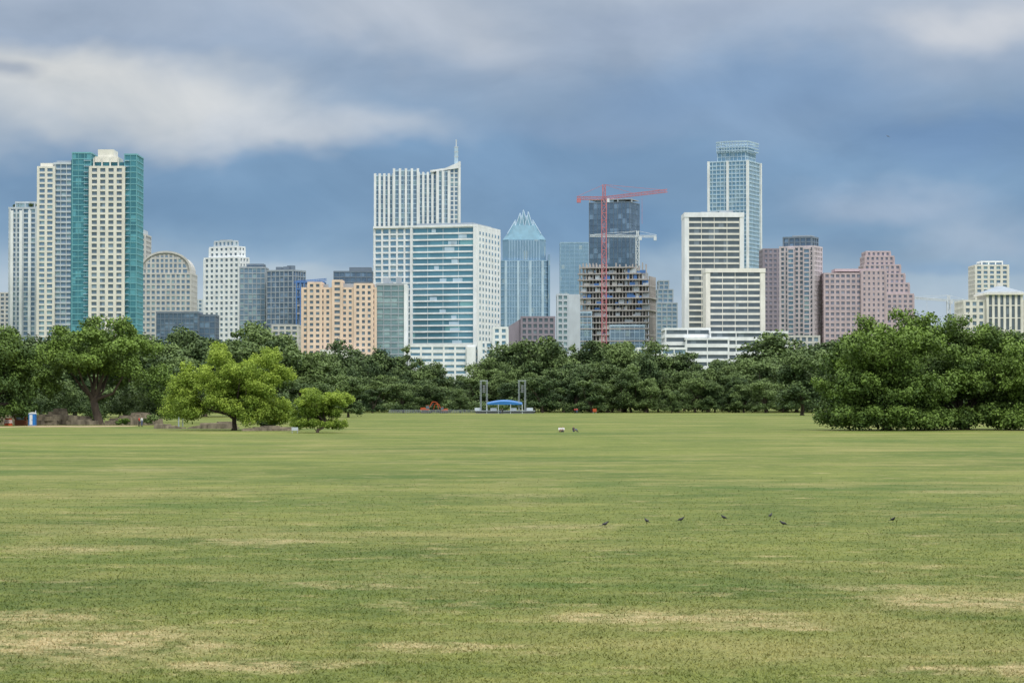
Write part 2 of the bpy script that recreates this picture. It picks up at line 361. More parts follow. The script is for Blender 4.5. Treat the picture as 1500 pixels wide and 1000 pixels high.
for me,a in var:
    v,f,_=a.p['trunk']; v2,f2,_=a.p['limbs']; off=len(v)
    tm=bpy.data.meshes.new('trunks'); tm.from_pydata(v+v2,[],f+[tuple(off+i for i in q) for q in f2]); tm.materials.append(bark); vm.append((me,tm))
prof=[(-400,470),(-100,475),(0,470),(50,500),(150,470),(190,462),(235,492),(285,480),(330,474),(410,478),(440,500),(520,512),(600,512),(640,528),(690,542),(705,518),(760,488),(800,484),(860,506),(925,488),(980,514),(1050,508),(1120,496),(1190,490),(1300,486),(1600,486),(1900,476)]
PX=[p[0] for p in prof]; PY=[p[1] for p in prof]
tl=empty('distant_tree_line',(0,0,0))
def inst(k,x_,y_,h,wf=1):
    me,tm=vm[k]; sc=h/18.0
    for m_,nm in ((me,'crown'),(tm,'trunk')):
        o=link(bpy.data.objects.new(nm,m_)); o.parent=tl; o.location=(x_,y_,-.4 if nm=='crown' else 0); o.scale=(sc*wf,sc*wf,sc); o.rotation_euler=(0,0,rot)
for row,(D,hf,st) in enumerate([(800,.64,34),(828,.84,36),(858,1.0,36),(900,1.02,42),(950,.97,52)]):
    px=-330+row*13
    while px<1900:
        q=px+random.uniform(-8,8); py=np.interp(q,PX,PY)+random.uniform(-10,12)
        h=WZ(py,D)*hf*random.uniform(.76,1.08); rot=random.uniform(0,6.28)
        DD=D+random.uniform(-10,10)
        if row==0 and 685<q<790: DD+=25
        inst(random.randrange(9),WX(q,D),DD,h,random.uniform(.85,1.35) if h>14 else random.uniform(1.1,1.5))
        px+=st*random.uniform(.65,1.35)
r=np.random.default_rng(55); cl=[]
for i in range(230):
    px=-300+i*9.6; D=r.uniform(800,815); cl.append((np.array([WX(px,D),D,r.uniform(1.2,2.6)]),r.uniform(2,3.4),float(r.uniform(.1,.4))))
V,t=leaves(cl,60000,.7,56); link(bpy.data.objects.new('understory_shrubs',raw_mesh('understory_shrubs',V,4,t,lm_mid)))
for px,D,py,k in [(185,620,462,0),(300,640,488,2),(345,650,474,3),(400,640,482,4),(235,600,520,5),(60,600,500,1),(20,640,470,3),(440,660,508,2),(480,700,512,0),(-60,600,470,4),(110,640,480,2),(265,610,510,1),(1175,690,505,2),(1480,520,495,1),(1560,520,480,6),(470,560,548,6),(510,620,540,1)]:
    rot=random.uniform(0,6); inst(k,WX(px,D),D,WZ(py,D),1.15)
def shrub(px,D,R,seed,lm,sz=.3,nl=5000):
    r=np.random.default_rng(seed); cl=crown_clumps(r,(0,0,R[2]*.5),R,14,(R[2]*.3,R[2]*.5),-.3); V,t=leaves(cl,nl,sz,seed)
    o=link(bpy.data.objects.new('shrub',raw_mesh('shrub',V,4,t,lm))); o.location=(WX(px,D),D,0)
shrub(185,464,(5,3,5.2),1,lm_mid,.4); shrub(228,457,(5,3,5.0),2,lm_mid,.4); shrub(105,474,(6,3,5.2),3,lm_mid,.4); shrub(255,425,(3,2.5,5.0),4,lm_lite); shrub(395,388,(3,2.5,1.7),5,lm_mid); shrub(10,472,(7,3,5.2),6,lm_mid,.4);shrub(60,482,(7,3,5.5),7,lm_mid,.4); shrub(150,490,(9,3,5),8,lm_mid,.45,8000); shrub(215,500,(9,3,5.5),9,lm_mid,.45,8000); shrub(290,480,(8,3,5),10,lm_mid,.45,8000); shrub(400,470,(8,3,4),12,lm_mid,.45,8000)
shrub(215,438,(2.2,1.2,1.3),22,lm_mid,.3,2500); shrub(180,440,(1.8,1.2,1.0),24,lm_dark,.3,2500)
# ================================================================= BUILDINGS
white=solid('white_concrete',T(222,224,223,.10)); cream=solid('cream_stucco',T(206,202,188)); pale=solid('pale_grey_concrete',T(180,186,189))  # facade materials carry aerial haze in their base colours
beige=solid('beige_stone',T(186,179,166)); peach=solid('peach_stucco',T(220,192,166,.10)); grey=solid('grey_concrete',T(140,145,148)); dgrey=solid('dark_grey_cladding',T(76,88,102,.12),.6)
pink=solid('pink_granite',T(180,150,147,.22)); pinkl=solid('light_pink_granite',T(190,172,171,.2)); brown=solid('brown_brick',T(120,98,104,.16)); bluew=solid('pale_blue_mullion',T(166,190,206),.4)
tealm=solid('teal_mullion',haze_mix(S(92,160,168),.06),.4)
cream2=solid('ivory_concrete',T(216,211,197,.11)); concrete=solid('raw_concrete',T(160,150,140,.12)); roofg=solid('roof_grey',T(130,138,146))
g_teal=glass('teal_glass',S(34,108,120),S(66,146,156),(3,3.4),.45,haze=.04,lightfrac=.12)
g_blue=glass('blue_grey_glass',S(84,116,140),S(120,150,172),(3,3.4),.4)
g_dark=glass('dark_window_glass',S(64,78,90),S(100,120,132),(3,3.2),.3,haze=.16)
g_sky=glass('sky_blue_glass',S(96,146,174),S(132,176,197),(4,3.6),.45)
g_frost=glass('frosted_blue_glass',S(108,152,182),S(132,172,196),(3,4),.4,lightfrac=.04,haze=.3)
g_navy=glass('navy_glass',S(52,78,106),S(84,112,138),(3,3.4),.45,haze=.16)
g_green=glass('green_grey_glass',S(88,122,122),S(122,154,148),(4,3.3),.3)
g_black=glass('black_ribbon_glass',S(58,66,70),S(86,94,97),(3,3.5),.3,lightfrac=.10,haze=.12)
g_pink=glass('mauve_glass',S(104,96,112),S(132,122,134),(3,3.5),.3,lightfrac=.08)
g_band=glass('aqua_band_glass',S(50,114,136),S(92,154,172),(9,3.55),.45,lightfrac=.10,haze=.10)
b=Bld('office_building',2000,14); b.fac(b.X(-80),0,0,30,0,b.Z(430),g_dark,beige,3.5,4,1.3,1.4); b.roofbits(b.X(-40),0,4,26,b.Z(428),grey); b.done()
b=Bld('apartment_tower',1550,52,0); b.fac(b.X(14),b.X(52),0,24,0,b.Z(306),g_blue,pale,3.1,4.2,.9,1.1,.9); b.fac(b.X(20),b.X(48),4,20,b.Z(305),b.Z(297),g_dark,pale,3.4,5,.6,.5,.3)
for px in (15,28,41): b.box(b.X(px),b.X(px+4),-1.6,0,0,b.Z(308),'balcony_stack',white)
me_=b.done(); r=np.random.default_rng(9); cl=[(np.array([b.X(p),r.uniform(2,8),b.Z(302)+1]),r.uniform(1.2,2.4),.4) for p in (18,24,30,37,43,48)]; V,t=leaves(cl,2500,.8,5); o=link(bpy.data.objects.new('roof_garden',raw_mesh('roof_garden',V,4,t,lm_mid))); o.parent=me_
b=Bld('apartment_tower',1480,104,0)
b.fac(b.X(55),b.X(78),0,24,0,b.Z(246),g_blue,cream2,3.2,4.6,1.1,1.5,.6,tag='_west')
b.fac(b.X(79),b.X(104),2,26,0,b.Z(240),g_blue,pale,3.2,3.4,1.0,.35,.9,tag='_east')
b.box(b.X(57),b.X(76),2,20,b.Z(245),b.Z(238),'crown',cream2); b.box(b.X(80),b.X(102),4,22,b.Z(239),b.Z(234),'penthouse',roofg); b.done()
b=Bld('residential_high_rise',1350,198,0)
b.fac(b.X(104),b.X(131),2,26,0,b.Z(224),g_teal,tealm,3.2,3.4,.55,.25,.25,tag='_west',pf=tealm,cap=.8)
b.fac(b.X(131.5),b.X(180),0,27,0,b.Z(246),g_dark,cream2,3.2,4.35,1.15,1.7,.6,tag='_centre')
b.fac(b.X(180.5),b.X(198),3,26,0,b.Z(226),g_teal,tealm,3.2,3.4,.55,.25,.25,tag='_east',pf=tealm,cap=.8)
for k_ in range(40):
    zz=b.Z(232)-k_*3.2
    if zz<20: break
    b.box(b.X(121),b.X(131),1.0,2,zz-1.0,zz-.7,'balconies',bluew); b.box(b.X(181),b.X(187),1.9,3,zz-1.0,zz-.7,'balconies',bluew)
b.box(b.X(131.5),b.X(180),5,24,b.Z(245),b.Z(236),'upper_storeys',g_teal); b.box(b.X(136),b.X(170),3.5,22,b.Z(236),b.Z(228),'crown_lower',cream2); b.box(b.X(140),b.X(163),5,20,b.Z(228),b.Z(217),'crown_upper',cream2)
for px in (134,146,158,170): b.box(b.X(px),b.X(px+1.6),2.8,4.9,b.Z(246),b.Z(230),'crown_fins',cream)
b.box(b.X(100),b.X(103),6,20,0,b.Z(232),'side_core',g_teal); b.done()
b=Bld('office_tower',1700,212); b.fac(b.X(198),0,0,25,0,b.Z(345),g_blue,beige,3.4,6.5,1.2,1.4); b.box(b.X(200),b.X(210),3,20,b.Z(343),b.Z(336),'lift_housing',pale); b.done()
b=Bld('curved_roof_building',1650,242)
b.fac(b.X(206),b.X(279),0,30,0,b.Z(402),g_blue,beige,3.6,3.4,1.5,1.2)
def arch(k,dz=0): return [(b.X(242+k*36.5*math.cos(a)),b.Z(400-(30+dz)*k*math.sin(a)**.8)) for a in np.linspace(0.0,math.pi,22)]
b.xz(arch(1),1.2,29,'vault_wall',beige); b.xz(arch(.86),.9,1.3,'vault_glazing',g_blue)
P=[(x_,.6,z_) for x_,z_ in arch(1.01,1)]
for i in range(21): b.beam(P[i],P[i+1],1.3,'roof_rim',beige)
for px in np.arange(214,272,6.5):
    zt=400-28*math.sqrt(max(0,1-((px-242)/34)**2)); b.box(b.X(px)-.6,b.X(px)+.6,.4,1.0,b.Z(401),b.Z(zt),'vault_piers',beige)
for q in (393,385,378):
    hw=33*math.sqrt(1-((400-q)/29)**2); b.box(b.X(242-hw),b.X(242+hw),.5,1.1,b.Z(q)-.6,b.Z(q)+.6,'vault_bands',beige)
b.done()
b=Bld('glass_office_building',1500,314,0); b.fac(b.X(229),b.X(290),0,22,0,b.Z(459),g_navy,dgrey,3.6,2.6,.5,.35,.2); b.fac(b.X(290.5),0,3,22,0,b.Z(463),g_blue,dgrey,3.6,3,.5,.3,.2); b.done()
b=Bld('office_tower',1900,350,28)
b.fac(b.X(296),0,0,b.Y(361),0,b.Z(378),g_dark,white,4.1,4.4,1.9,2.2,.5)
x0=b.X(296); y1=b.Y(361)
b.fac(x0+3,-3,3,y1-1,b.Z(377),b.Z(362),g_dark,white,4.1,4.4,1.9,2.2,.5,tag='_step'); b.fac(x0+6,-8,5,y1-3,b.Z(361),b.Z(353),g_blue,pale,4,4,1.6,1.8,.4,tag='_top'); b.box(x0+9,-12,8,y1-5,b.Z(352),b.Z(349),'lift_housing',grey); b.done()
b=Bld('glass_office_tower',1800,388); b.fac(b.X(351),0,0,25,0,b.Z(393),g_blue,grey,3.8,3,.8,.5,.3); b.fac(b.X(360),b.X(384),5,22,b.Z(392),b.Z(388),g_navy,dgrey,3.5,3,.4,.3,.2,tag='_top'); b.done()
b=Bld('glass_office_tower',1780,432,25); b.fac(b.X(389),b.X(420)*.3,0,18,0,b.Z(397),g_navy,grey,3.8,3.4,.7,.6,.4); b.roofbits(b.X(392),0,2,15,b.Z(395),dgrey); b.done()
b=Bld('office_building',1650,436); b.fac(b.X(399),b.X(436),0,20,0,b.Z(478),g_dark,beige,3.6,4,1.5,1.3); b.done()
bluem=solid('blue_steel',haze_mix(S(44,104,172),.05),.5); b=Bld('construction_frame',1750,455)
for z in (414,424,436,448,460): b.box(b.X(433),b.X(475),0,18,b.Z(z),b.Z(z)+.9,'decks_%d'%z,bluem if z<440 else concrete)
for px in np.linspace(434,474,8): b.box(b.X(px)-.4,b.X(px)+.4,-.1,.5,0,b.Z(412),'columns',bluem); b.box(b.X(px)-.3,b.X(px)+.3,16.5,17,0,b.Z(412),'columns',bluem)
b.box(b.X(436),b.X(472),5,15,0,b.Z(440),'core',grey); b.truss((b.X(430),3,b.Z(413)),(b.X(478),3,b.Z(409)),1.4,14,.3,'jib',bluem); b.done()
b=Bld('dark_glass_office_building',1900,545); b.fac(b.X(489),0,0,25,0,b.Z(399),g_navy,dgrey,4,4,1.0,.4,.3); b.box(b.X(511),b.X(543),3,20,b.Z(397),b.Z(391),'penthouse',dgrey); b.done()
b=Bld('hotel_building',1350,550,0)
b.fac(b.X(443),b.X(550),0,20,0,b.Z(424),g_dark,peach,3.1,3.2,1.4,1.5,.5)
for a,c,t_ in ((452,470,416),(488,500,413),(520,545,418)): b.fac(b.X(a),b.X(c),-.9,15,0,b.Z(t_),g_dark,peach,3.1,3.2,1.4,1.5,.5,tag='_bay%d'%a)
b.fac(b.X(551),b.X(594),1.5,20,0,b.Z(418),g_green,grey,3.2,3.6,.6,.35,.3,tag='_glass_wing'); b.box(b.X(591.5),b.X(596),.3,20,0,b.Z(416),'end_wall',white); b.roofbits(b.X(555),b.X(590),4,15,b.Z(416),grey)
b.roofbits(b.X(448),b.X(540),6,15,b.Z(422),grey,5,3)
b.box(b.X(470),b.X(530),-6,-2,0,b.Z(512),'porch_roof',cream); b.done()
b=Bld('condominium_tower',1750,673)
for a,c,t_,yo in ((549,576,258,2),(577,612,251,0),(613,640,256,2)):
    b.fac(b.X(a),b.X(c),yo,26,0,b.Z(t_),g_blue,bluew,3.3,3.3,.7,.3,.25,tag='_%d'%a)
    for px in np.linspace(a,c,5): b.box(b.X(px)-.8,b.X(px)+.8,yo-1.8,yo+.2,0,b.Z(t_)+2.2,'vertical_fins',white)
b.fac(b.X(641),b.X(658),0,26,0,b.Z(252),g_blue,bluew,3.3,3.3,.7,.3,.25,tag='_e')
for px in (641,649,657.5): b.box(b.X(px)-.9,b.X(px)+.9,-1.8,.2,0,b.Z(250),'vertical_fins',white)
b.fac(b.X(659),b.X(671),1,26,0,b.Z(247),g_blue,white,3.3,3.3,.8,.9,.4,tag='_balconies')
b.xz([(b.X(630),b.Z(252)),(b.X(672),b.Z(246)),(b.X(674),b.Z(236)),(b.X(668),b.Z(239)),(b.X(652),b.Z(246)),(b.X(630),b.Z(249))],-1,24,'sloped_crown',white)
b.box(b.X(671.5),b.X(674.5),-1.2,3,0,b.Z(236),'edge_blade',white)
b.beam((b.X(668),4,b.Z(240)),(b.X(668),4,b.Z(214)),2.6,'mast_lower',bluew); b.beam((b.X(668),4,b.Z(218)),(b.X(668),4,b.Z(203)),.9,'mast',pale)
for q in (215,222,229): b.box(b.X(665),b.X(671),2.6,5.4,b.Z(q),b.Z(q)+.6,'mast_rings',pale)
b.done()
# banded glass tower
b=Bld('banded_glass_tower',1400,697,16)
yS=b.Y(730)
b.fac(b.X(603),-1.2,0,yS,0,b.Z(333),g_band,white,3.55,8.4,.95,.16,.5,pout=.12,tag='_centre',cap=.6)
b.fac(b.X(546),b.X(602),.8,yS*.8,0,b.Z(333),g_sky,white,3.55,4.7,1.0,1.0,.8,tag='_west')
b.box(b.X(545),.8,-1.2,yS+.8,b.Z(331.5),b.Z(328.5),'roof_slab',white)
b.box(b.X(600.5),b.X(603.5),-1.5,2,0,b.Z(332),'frame_west',white); b.box(-1.2,.9,-1.45,yS+.7,0,b.Z(331.8),'east_wall',white)
z=b.Z(338)
while z>18:
    for yy in np.linspace(4,yS-5,7): b.box(.7,1.05,yy,yy+2.2,z-1.8,z,'east_windows',g_sky)
    z-=3.55
for i in range(34):
    xx=random.uniform(b.X(606),-7); kk=random.randrange(1,40); zz=b.Z(333)-kk*3.55
    if zz>30: b.box(xx,xx+random.uniform(2,6),-.25,.1,zz+1.2,zz+3.2,'light_panels',bluew)
b.box(b.X(606),b.X(690),4,yS-6,b.Z(328.4),b.Z(325),'penthouse',roofg)
b.done()
b=Bld('white_podium_building',1330,745)
b.fac(b.X(600),b.X(700),0,30,0,b.Z(508),g_sky,white,3.4,6,1.7,1.0,.6); b.box(b.X(684),b.X(697),-3,10,0,b.Z(508),'stair_tower',white)
b.fac(b.X(701),b.X(722),-1,20,0,b.Z(503),g_sky,white,3.4,4,1.5,1.2,.5,tag='_mid'); b.fac(b.X(723),b.X(743),-3,18,0,b.Z(482),g_sky,white,3.3,4,1.3,1.6,.5,tag='_east'); b.box(b.X(700),b.X(707),-5,5,0,b.Z(500),'pylon',white); b.done()
# pointed glass crown tower
b=Bld('glass_crown_tower',2050,768)
def octo(h,c,cy=26):
    return [(-h+c,cy-h),(h-c,cy-h),(h,cy-h+c),(h,cy+h-c),(h-c,cy+h),(-h+c,cy+h),(-h,cy+h-c),(-h,cy-h+c)]
q=b.s
fro=solid('crown_glass',S(98,140,160),.45,0,.15); 
b.prism(octo(36*q,9*q),0,b.Z(380),'shaft',g_frost); b.prism(octo(32*q,9*q),b.Z(380),b.Z(350),'upper_shaft',g_frost); b.prism(octo(32*q,8*q),b.Z(350),b.Z(340),'shoulder',fro,top=octo(25*q,7*q))
mull=solid('frosted_mullion',T(132,166,190,.3),.4)
for px in np.linspace(-26,26,14): b.box(px*q-.35,px*q+.35,26-36*q-.5,26-36*q+.2,0,b.Z(381),'mullions',mull)
for px in (-27,-9,9,27): b.box(px*q-1,px*q+1,26-36*q-.9,26-36*q+.2,0,b.Z(381),'corner_mullions',bluew)
for px in np.linspace(-22,22,12): b.box(px*q-.35,px*q+.35,26-32*q-.5,26-32*q+.2,b.Z(380),b.Z(351),'mullions',mull)
for k_ in range(24): zz=b.Z(382+k_*8.5); b.prism(octo(36*q+.3,9*q),zz,zz+.6,'floor_lines',mull)
def quad(cx,cy,h): return [(cx-h,cy-h),(cx+h,cy-h),(cx+h,cy+h),(cx-h,cy+h)]
b.prism(octo(25*q,7*q),b.Z(340),b.Z(328),'crown_base',fro,top=octo(18*q,5*q))
for cx,cy,hh,px,ty in ((-18,-14,7,-14,322),(-10,-10,7,-6,309),(0,-6,8,-1,304),(9,-10,7,6,307),(18,-14,7,14,322),(-18,10,7,-13,318),(0,10,9,0,306),(18,10,7,13,318),(-4,-12,6,-3,312),(5,-13,6,4,313)):
    ap=(px*q,26+cy*q*.8,b.Z(ty)); Q=quad(cx*q,26+cy*q,hh*q); b.cone(Q,b.Z(341),ap,'crown_points',fro)
    for c_ in Q[:2]: b.beam((c_[0],c_[1],b.Z(341)),ap,.5,'crown_edges',bluew)
b.box(-42*q+4,-36*q,10,40,0,b.Z(395),'west_wing',g_frost); b.box(35*q,38*q,8,40,0,b.Z(372),'east_wing',g_frost)
b.done()
b=Bld('glass_office_tower',2500,862); b.fac(b.X(821),0,0,30,0,b.Z(356),g_frost,g_frost,4,5,.6,.3,.2,pf=mull,cap=1); b.done()
b=Bld('office_building',1500,850); b.fac(b.X(817),b.X(832),0,22,0,b.Z(433),g_green,pale,3.5,3,1.4,1.0); b.box(b.X(832.5),b.X(850),-.7,22,0,b.Z(431),'blank_wall',pale); b.done()
b=Bld('brown_office_building',1450,812,0); b.fac(b.X(764),b.X(812),0,20,0,b.Z(466),g_black,brown,3.4,3.4,1.3,1.2); b.xz([(b.X(745),0),(b.X(763.5),0),(b.X(763.5),b.Z(466)),(b.X(745),b.Z(478))],1,18,'sloped_wing',brown); b.done()
b=Bld('glass_tower_under_construction',1700,925,20)
b.fac(b.X(864),-1,0,b.Y(941),0,b.Z(296),g_navy,g_navy,3.9,3,.35,.25,.15,pf=dgrey,cap=.6)
for px in (864,885,905,925): b.beam((b.X(px),1,b.Z(296)),(b.X(px),1,b.Z(290)),.8,'top_columns',grey)
b.box(b.X(864),-1,1,b.Y(941)-1,b.Z(291.5),b.Z(290.6),'top_deck',concrete); b.roofbits(b.X(866),-2,2,15,b.Z(295),bluew,4,3); b.done()
b=Bld('concrete_frame_under_construction',1560,952,14); yS=b.Y(964)
tops=392; xL=b.X(849)
nfl=int(b.Z(tops)/3.9)
for k in range(nfl+1):
    z=b.Z(tops)-k*3.9; e=random.uniform(-1.2,1.4)
    xr=0 if k>2 else -2-4*(2-k)
    b.box(xL-e,xr+e*.6,-1-random.uniform(0,1),yS,z,z+.8,'floor_slabs',concrete)
for px in np.linspace(850,951,22):
    topz=b.Z(tops)+random.choice([0,2.5,3.4]); 
    if px>944: topz=b.Z(404)
    b.box(b.X(px)-.35,b.X(px)+.35,0,.8,0,topz,'columns',concrete); b.box(b.X(px)-.4,b.X(px)+.4,12,12.8,0,topz-.4,'columns',concrete)
for yy in np.linspace(0,yS-1,6): b.box(-.8,-.1,yy,yy+.8,0,b.Z(404),'columns',concrete)
b.box(b.X(868),b.X(905),14,24,0,b.Z(388),'lift_core',grey)
darkin=solid('interior_wall',T(128,124,120)); b.box(xL+3,-4,5,yS-6,0,b.Z(398),'inner_partitions',darkin)
for k in range(170):
    px=random.uniform(850,945); kk=random.randrange(0,nfl-4); z=b.Z(tops)-kk*3.9-3.3; m_=random.choice([pale,beige,bluem,grey,grey]); b.box(b.X(px),b.X(px)+random.uniform(1,4),-.3+random.uniform(0,.2),.1,z,z+random.uniform(1.0,3.2),'site_panels_'+m_.name,m_)
b.fac(b.X(849),b.X(868),-1.4,5,0,b.Z(458),g_blue,bluew,3.9,3,.4,.3,.2,tag='_installed'); b.fac(b.X(895),b.X(945),-1.6,5,0,b.Z(478),g_blue,bluew,3.9,3,.4,.3,.2,tag='_installed2')
b.done()
b=Bld('stepped_office_tower',2300,992)
for a,c,t_ in ((962,992,445),(964,986,425),(966,980,412)): b.fac(b.X(a),b.X(c),random.uniform(0,.3)+ (445-t_)*.1,30,0,b.Z(t_),g_blue,grey,4,5,1.2,1.0,tag='_%d'%t_)
b.done()
b=Bld('ribbon_window_office_tower',1500,1090,0)
b.fac(b.X(1009),b.X(1084),0,26,0,b.Z(318),g_black,cream2,3.65,8,1.15,.3,.45,pf=cream2)
for a,c in ((1003,1009),(1084,1090)): b.box(b.X(a),b.X(c),-1.0,26.6,0,b.Z(312),'corner_frame',white)
b.box(b.X(1003)-.2,b.X(1090)+.2,-1.3,26.8,b.Z(318),b.Z(311),'roof_frame',white); b.roofbits(b.X(1010),b.X(1080),5,20,b.Z(311),grey,3,2); b.done()
b=Bld('ribbon_window_office_block',1430,1121,0)
b.fac(b.X(1040),b.X(1114),0,24,0,b.Z(399),g_black,cream2,3.6,8,1.2,.3,.45)
for a,c in ((1034,1040),(1114,1121)): b.box(b.X(a),b.X(c),-1.0,24.6,0,b.Z(394),'corner_frame',cream2)
b.box(b.X(1034)-.2,b.X(1121)+.2,-1.3,24.8,b.Z(399),b.Z(393),'roof_frame',cream2); b.done()
b=Bld('office_podium',1380,1153,0)
b.fac(b.X(976),b.X(1040),4,34,0,b.Z(483),g_black,white,4.2,14,2.0,.5,.6,tag='_west'); b.fac(b.X(1041),b.X(1153),0,30,0,b.Z(488),g_black,white,4.2,14,2.0,.5,.6,tag='_east'); b.fac(b.X(1005),b.X(1066),-3,20,0,b.Z(498),g_black,white,4.2,14,2.0,.5,.6,tag='_front'); b.done()
b=Bld('low_white_pavilion',1300,1000); b.fac(b.X(935),b.X(1005),0,20,0,b.Z(512),g_blue,white,4,6,1.6,.6); b.done()
# tall glass high rise with ring crown
b=Bld('tall_glass_high_rise',2100,1096,24); yS=b.Y(1119)
b.fac(b.X(1041),0,0,yS,0,b.Z(236),g_sky,bluew,3.5,3.6,.9,.7,.6)
b.fac(b.X(1052),-3,3,yS-4,b.Z(235),b.Z(222),g_sky,bluew,3.5,3.6,.8,.6,.4,tag='_upper')
for px in (1041,1068,1096): b.box(b.X(px)-1,b.X(px)+1,-1.6,.3,0,b.Z(234),'corner_ribs',white)
b.box(-.3,1.6,yS-2,yS+.9,0,b.Z(234),'corner_ribs',white)
xa,xb=b.X(1051),-1.0
for q_,t_ in ((219,.8),(214.5,.7),(210,.7),(206,1.2)):
    m_=8
    P=lambda f:(xa+(xb-xa)*f,2+ -3*math.sin(f*math.pi),b.Z(q_))
    for i in range(m_): b.beam(P(i/m_),P((i+1)/m_),t_,'crown_rings',bluew)
    b.beam((xb,2,b.Z(q_)),(xb+1.0,yS-4,b.Z(q_)),t_,'crown_rings',bluew); b.beam((xa,2,b.Z(q_)),(xa,yS-4,b.Z(q_)),t_,'crown_rings',bluew); b.beam((xa,yS-4,b.Z(q_)),(xb+1.0,yS-4,b.Z(q_)),t_,'crown_rings',bluew)
for f in np.linspace(0,1,12): b.beam((xa+(xb-xa)*f,2-3*math.sin(f*math.pi),b.Z(222)),(xa+(xb-xa)*f,2-3*math.sin(f*math.pi),b.Z(206)),.5,'crown_posts',bluew)
b.box(xa+2,xb-2,3,yS-6,b.Z(221),b.Z(213),'crown_core',g_frost); b.done()
b=Bld('brown_office_tower',1900,1146); b.fac(b.X(1119),0,0,30,0,b.Z(366),g_pink,brown,3.6,3.2,1.6,1.6); b.done()
b=Bld('hotel_tower',1700,1192,25); yS=b.Y(1208)
b.fac(b.X(1146),0,0,yS,0,b.Z(362),g_dark,pinkl,3.3,3.6,1.2,1.4,.6)
for px in (1158,1180): b.fac(b.X(px),b.X(px+8),-2.2,2,0,b.Z(365),g_blue,pinkl,3.3,4,1.0,.5,.4,tag='_balcony%d'%px)
b.fac(b.X(1149),-2,2,yS-2,b.Z(361),b.Z(348),g_navy,dgrey,3.6,4,.7,.9,.4,tag='_top'); b.box(b.X(1160),b.X(1185),4,14,b.Z(347),b.Z(343.5),'lift_housing',grey); b.done()
b=Bld('pink_granite_building',1700,1297); b.fac(b.X(1208),b.X(1262),0,30,0,b.Z(402),g_pink,pink,3.7,3.6,1.7,1.3); b.fac(b.X(1262.5),b.X(1297),-1.5,30,0,b.Z(398),g_pink,pink,3.7,3.6,1.8,1.9,tag='_east'); b.box(b.X(1225),b.X(1290),5,25,b.Z(397),b.Z(393),'penthouse',pink); b.done()
b=Bld('pink_stepped_tower',1850,1300)
for i,(a,c,t_) in enumerate(((1268,1338,432),(1268,1332,416),(1268,1326,402),(1268,1320,389),(1270,1311,376),(1272,1306,369))):
    b.fac(b.X(a),b.X(c),i*1.3,36-i*1.2,0,b.Z(t_),g_pink,pink,3.8,3.8,1.7,1.8,tag='_%d'%i)
b.done()
b=Bld('apartment_tower',1800,1477); b.fac(b.X(1430),0,0,25,0,b.Z(390),g_blue,cream2,3.4,4.4,1.2,1.8,.7); b.fac(b.X(1440),b.X(1470),3,20,b.Z(389),b.Z(384),g_blue,white,3.4,5,.9,.8,.4,tag='_top'); b.done()
b=Bld('civic_building_with_pyramid_roof',1500,1475)
b.fac(b.X(1413),b.X(1560),0,30,0,b.Z(442),g_dark,cream2,3.9,4,1.6,1.7)
b.fac(b.X(1446),b.X(1496),-2,28,0,b.Z(430),g_black,cream2,8,3.6,.6,1.5,tag='_centre')
b.cone([(b.X(1440),-4),(b.X(1502),-4),(b.X(1502),30),(b.X(1440),30)],b.Z(429),(b.X(1471),13,b.Z(416)),'pyramid_roof',roofg); b.box(b.X(1440),b.X(1502),-4,30,b.Z(432),b.Z(429.02),'cornice',cream2)
b.box(b.X(1467),b.X(1475),11,15,b.Z(419),b.Z(413),'lantern',cream2); b.roofbits(b.X(1500),b.X(1555),3,20,b.Z(440),grey); b.done()
for a,c,t_,D,g_,f_ in ((279,296,440,2300,g_blue,pale),(1338,1362,470,2200,g_dark,beige),(-120,-20,380,1900,g_blue,beige),(1560,1640,400,1800,g_dark,beige),(1560,1620,350,2300,g_blue,pale),(-190,-130,330,1700,g_teal,cream),(475,492,440,2300,g_blue,grey),(1155,1200,494,1500,g_dark,beige)):
    b=Bld('office_building',D,c); b.fac(b.X(a),0,0,25,0,b.Z(t_),g_,f_,3.7,4,1.4,1.3); b.done()
# ================================================================= CRANES
red=solid('red_crane_paint',haze_mix(S(190,84,84,.9),.12),.6); wcr=solid('white_crane_paint',T(204,210,212,.1),.6)
def crane(name,D,mx,top,jy0,jy1,jx,cx,mat,w=2.2,t=.5,base=None,ypos=0):
    a=Bld(name,D,mx); z0=0 if base is None else a.Z(base)
    a.truss((0,ypos,z0),(0,ypos,a.Z(jy0)),w,max(6,int((a.Z(jy0)-z0)/4.5)),t,'mast',mat)
    a.truss((0,ypos,a.Z(jy0)),(0,ypos,a.Z(top)),w*.6,3,t*.9,'apex',mat)
    a.truss((0,ypos,a.Z(jy0)),(a.X(jx),ypos,a.Z(jy1)),w*.6,22,t*.6,'jib',mat); a.truss((0,ypos,a.Z(jy0)),(a.X(cx),ypos,a.Z(jy0)),w*.6,8,t*.6,'counter_jib',mat)
    for f in (.45,.9): a.beam((0,ypos,a.Z(top)),(a.X(mx+(jx-mx)*f),ypos,a.Z(jy0+(jy1-jy0)*f)+1),.2,'pendant_lines',mat)
    a.beam((0,ypos,a.Z(top)),(a.X(cx),ypos,a.Z(jy0)+1),.2,'pendant_lines',mat)
    X_=a.X(cx); a.box(min(X_,X_*.85),max(X_,X_*.85),ypos-1,ypos+1,a.Z(jy0)-2.8,a.Z(jy0),'counterweight',mat); a.box(w*.6,w*.6+1.6,ypos-1.4,ypos+.6,a.Z(jy0)-2.6,a.Z(jy0)-.2,'operator_cab',wcr)
    hx=a.X(mx+(jx-mx)*.6); a.beam((hx,ypos,a.Z(jy0)),(hx,ypos,a.Z(jy0)-16),.15,'hoist_line',mat); a.done()
crane('tower_crane',1530,885,270,290,279,978,845,red,2.9,.5)
